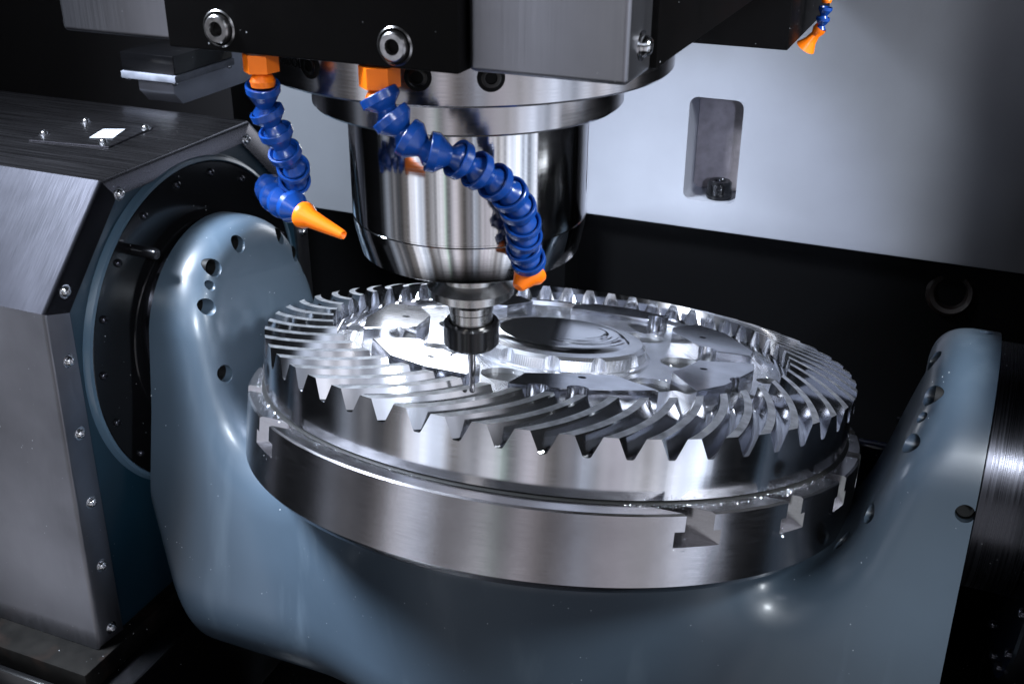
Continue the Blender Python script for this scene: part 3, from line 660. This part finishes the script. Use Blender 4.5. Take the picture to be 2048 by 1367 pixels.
# ================================================================== TOOL HOLDER + END MILL
th = empty('tool_holder', (0, 0, 0), label='steel collet tool holder with black clamping nut below the spindle', cat='tool holder')
lathe('gripper_flange', [(0.018, 0.0418), (0.0308, 0.0418), (0.0315, 0.0424), (0.0315, 0.0482), (0.0245, 0.0545), (0.0245, 0.0605), (0.0308, 0.0660), (0.0315, 0.0668), (0.0315, 0.0710), (0.0240, 0.0715), (0.0240, 0.0789)], M_HOLDER, th, 128, 24)
lathe('dark_cone', [(0.0165, 0.0335), (0.0168, 0.0336), (0.0205, 0.0375), (0.0208, 0.0417), (0.01, 0.0417)], M_BLACK, th, 96, 30)
lathe('neck', [(0.0158, 0.018), (0.0158, 0.0275), (0.0164, 0.0285), (0.0164, 0.0335)], M_HOLDER, th, 96, 24)
lathe('clamping_nut', [(0.006, -0.0005), (0.0165, -0.0005), (0.0192, 0.0002), (0.0206, 0.0022), (0.0206, 0.0175), (0.0198, 0.0190), (0.0168, 0.0194), (0.0162, 0.0150), (0.0159, 0.0150)], mat('black_nut', (0.006, 0.006, 0.007), 0.3, 0.17), th, 128, 26)
lathe('collet', [(0.0030, -0.0018), (0.0058, -0.0016), (0.0062, -0.0004), (0.0050, 0.0002)], M_HOLDER, th, 48, 30)
em = empty('end_mill', (0, 0, -0.0017), label='slim round shank ball end mill cutting a tooth flank', cat='milling cutter')
lathe('shank', [(0.0014, -0.0268), (0.0021, -0.0262), (0.0028, -0.0245), (0.0028, -0.0005)], M_CARBIDE, em, 40, 30)
# twisted fluted tip
vs, fs = [], []; nz_, na = 30, 24
for i in range(nz_+1):
    t = i/nz_; z = -0.0400+0.0138*t; tw = t*2.2
    r0 = 0.0022*math.sqrt(max(0.0, 1-(1-min(1, t/0.16))**2)) if t < 0.16 else 0.0022
    for j in range(na):
        a = 2*math.pi*j/na; rr = r0*(0.80+0.20*abs(math.cos(a))**0.6); vs.append((rr*math.cos(a+tw), rr*math.sin(a+tw), z))
for i in range(nz_):
    for j in range(na):
        j2 = (j+1) % na; fs.append((i*na+j, i*na+j2, (i+1)*na+j2, (i+1)*na+j))
link_mesh('fluted_tip', vs, fs, M_CARBIDE, em, 40)

# ================================================================== SPINDLE HEAD
hd = empty('milling_unit', (0, 0, 0.2378), label='black spindle head with brushed steel side covers above the spindle', cat='machine head')
box('head_block', -0.1085, 0.0712, -0.1655, 0.30, 0.0, 0.35, M_HEAD, hd, 0.0015)
def cover(name, poly, y0, y1):
    return box(name, *poly, M_BRUSH_V, hd, 0.003, 3)
cover('right_cover', (0.0724, 0.1570, -0.1570, -0.1165, 0.0, 0.35), 0, 0)
cover('left_cover', (-0.1930, -0.1095, -0.1560, -0.12, 0.001, 0.35), 0, 0)
box('side_block', 0.0724, 0.1600, -0.1160, 0.60, 0.001, 0.35, M_HEAD, hd, 0.001)
box('rear_block', 0.02, 0.1765, 0.20, 0.42, -0.0448, 0.0005, M_HEAD, hd, 0.001)
box('rear_side_block', 0.1605, 0.1765, 0.20, 0.42, 0.0008, 0.30, M_HEAD, hd, 0.001)
box('left_side_block', -0.1925, -0.1090, -0.1195, 0.30, 0.004, 0.35, M_BLACKM, hd)
for (xx, zz) in ((-0.0730, 0.0125), (0.0350, 0.0115)):
    M = axis_matrix((xx, -0.1658, zz), (0, -1, 0))
    lathe('cap_screw', [(0.0102, -0.004), (0.0102, -0.0002), (0.0094, 0.0006), (0.0088, -0.0006), (0.0080, -0.0004), (0.0076, 0.0022), (0.0068, 0.0030), (0.0042, 0.0030), (0.0038, 0.0020), (0.0036, -0.003), (0, -0.003)], mat('dull_cap_screw', (0.33, 0.32, 0.32), 1.0, 0.28, noise=200, noise_amt=0.5), hd, 40, 30, M, cap=False)
button_screw(hd, (0.1576, -0.135, 0.016), (1, 0, 0), 0.0056, True, 'cover_screw')

# ================================================================== COOLANT HOSES
def orient(p, d):
    d = Vector(d).normalized(); return axis_matrix(p, d)
def bead(parent, p0, p1, r, first=False):
    """socket rim at p0 narrowing to the ball end inside the next rim at p1"""
    d = Vector(p1)-Vector(p0); Ls = d.length; Lx = max(Ls, r*1.15)
    M = orient(p0, d)
    prof = [(0.0, r*0.55), (r*0.60, r*0.50), (r*0.84, r*0.03), (r*0.88, 0.0), (r*0.97, 0.0), (r, r*0.04), (r, r*0.42), (r*0.97, r*0.47), (r*0.56, Lx-r*0.36), (r*0.50, Lx-r*0.26), (r*0.54, Lx-r*0.14), (r*0.68, Lx+r*0.04), (r*0.74, Lx+r*0.18), (r*0.70, Lx+r*0.34), (0, Lx+r*0.42)]
    return lathe('hose_segment', prof, M_BLUE, parent, 40, 24, M, cap=False)
def hose(label, pts, r, fit_top, nozzle, nozzle_flat=False, white=True, nw=1.0):
    root = empty('coolant_hose', pts[0], label=label, cat='coolant hose', group='flexible coolant hoses')
    ofs = Vector(pts[0])
    def Lc(p): return Vector(p)-ofs
    # hexagonal orange fitting
    top = Lc(fit_top)
    d = Vector((0, 0, -1))
    lathe('fitting', [(0, 0), (r*1.02, 0), (r*1.02, r*1.02)], M_ORANGE, root, 6, 20, Matrix.Translation(top+Vector((0, 0, -r*1.10))) @ Matrix.Rotation(R(22), 4, 'Z'), cap=True)
    lathe('fitting_ball', [(r*0.60, -r*1.0), (r*0.50, -r*1.20), (r*0.60, -r*1.35), (r*0.74, -r*1.62), (r*0.66, -r*1.95), (0, -r*2.1)], M_ORANGE, root, 32, 35, Matrix.Translation(top), cap=False)
    if white: lathe('washer', [(r*0.8, -r*0.08), (r*0.8, r*0.10)], M_WHITEP, root, 32, 30, Matrix.Translation(top))
    for i in range(len(pts)-1): bead(root, Lc(pts[i]), Lc(pts[i+1]), r)
    p = Lc(pts[-1]); q = Lc(nozzle); dd = q-p; Ln = dd.length; M = orient(p, dd)
    if nozzle_flat:
        vs = []; n = 24
        prof = [(0.9, 0.9, 0.0), (0.95, 0.95, 0.15), (0.65, 0.65, 0.35), (1.1, 0.9, 0.7), (1.7, 1.5, 1.0), (0.1, 0.05, 1.0)]
        for sx, sy, t in prof:
            for j in range(n):
                a = 2*math.pi*j/n; vs.append(M @ Vector((r*sx*math.cos(a), r*sy*math.sin(a), t*Ln)))
        fs = [(i*n+j, i*n+(j+1) % n, (i+1)*n+(j+1) % n, (i+1)*n+j) for i in range(len(prof)-1) for j in range(n)]
        link_mesh('nozzle', vs, fs, M_ORANGE, root, 40)
    else:
        w_ = nw*r
        lathe('nozzle', [(w_*0.6, w_*0.2), (w_*0.84, 0), (w_*0.98, -w_*0.02), (w_*1.03, w_*0.1), (w_*0.98, min(w_*0.42, Ln*0.3)), (w_*0.70, min(w_*1.0, Ln*0.5)), (w_*0.36, Ln*0.97), (w_*0.30, Ln), (w_*0.2, Ln*0.98), (0, Ln*0.9)], M_ORANGE, root, 40, 35, M, cap=False)
    return root
h1 = [(-0.0561, -0.154, 0.2194), (-0.0585, -0.15, 0.2038), (-0.0556, -0.147, 0.1921), (-0.0542, -0.142, 0.1785), (-0.0539, -0.134, 0.1664), (-0.06, -0.124, 0.155), (-0.071, -0.114, 0.1449), (-0.0843, -0.106, 0.1375), (-0.0873, -0.112, 0.1422), (-0.0792, -0.12, 0.1404), (-0.0696, -0.127, 0.14), (-0.0591, -0.133, 0.1413), (-0.047, -0.139, 0.1391)]
hose('blue coolant hose with narrow orange cone nozzle hanging free at the left', h1, 0.0099, (-0.0555, -0.1545, 0.2375), (-0.0134, -0.148, 0.1337), nw=0.82)
h2 = [(0.0206, -0.16, 0.2228), (0.0269, -0.16, 0.2119), (0.0359, -0.159, 0.201), (0.0481, -0.157, 0.1936), (0.061, -0.15, 0.1896), (0.0682, -0.142, 0.1822), (0.0753, -0.133, 0.1739), (0.0804, -0.123, 0.1647), (0.0819, -0.113, 0.1538), (0.0814, -0.103, 0.1408), (0.0791, -0.094, 0.1293), (0.075, -0.086, 0.1185), (0.0749, -0.078, 0.1081), (0.0745, -0.07, 0.0981)]
hose('longest blue coolant hose curving across the front of the spindle', h2, 0.0110, (0.0200, -0.1560, 0.2375), (0.0705, -0.083, 0.0890), white=False, nw=1.0)
h3 = [(0.1935, 0.26, 0.2180), (0.1925, 0.26, 0.2100), (0.1915, 0.26, 0.2020)]
hose('small blue coolant hose with flat fan nozzle at the upper right', h3, 0.0055, (0.1935, 0.26, 0.2320), (0.181, 0.262, 0.1850), True, False)

# ================================================================== SENSOR BOX on bracket, upper left
jb = empty('sensor_box', (-0.560, 0.40, 0.075), label='black lidded sensor box on a pale grey bracket behind the drive housing', cat='sensor box')
J = Vector((-0.560, 0.40, 0.075))
def JB(*a): return (a[0]-J.x, a[1]-J.x, a[2]-J.y, a[3]-J.y, a[4]-J.z, a[5]-J.z)
box('lid', *JB(-0.5960, -0.5215, 0.340, 0.450, 0.0845, 0.1060), M_BLACKG, jb, 0.0015)
box('flange_frame', *JB(-0.5975, -0.5205, 0.3385, 0.452, 0.0755, 0.0842), mat('cast_flange_paint', (0.20, 0.21, 0.25), 0, 0.5, noise=60, noise_amt=0.4, bump=0.2, bump_scale=200), jb, 0.0015)
brk = [(0.352, 0.0752), (0.352, 0.060), (0.366, 0.045), (0.655, 0.045), (0.655, 0.112), (0.454, 0.112), (0.454, 0.0752)]
prism('bracket', [(a-J.y, b-J.z) for a, b in brk], -0.5860-J.x, -0.5350-J.x, 'x', M_GREYCAST, jb, 0.002)
for (xx, yy) in ((-0.592, 0.344), (-0.526, 0.344), (-0.526, 0.446), (-0.592, 0.446)):
    button_screw(jb, (xx-J.x, yy-J.y, 0.0753-J.z), (0, 0, -1), 0.0038, False, 'screw')
bpy.context.view_layer.update()
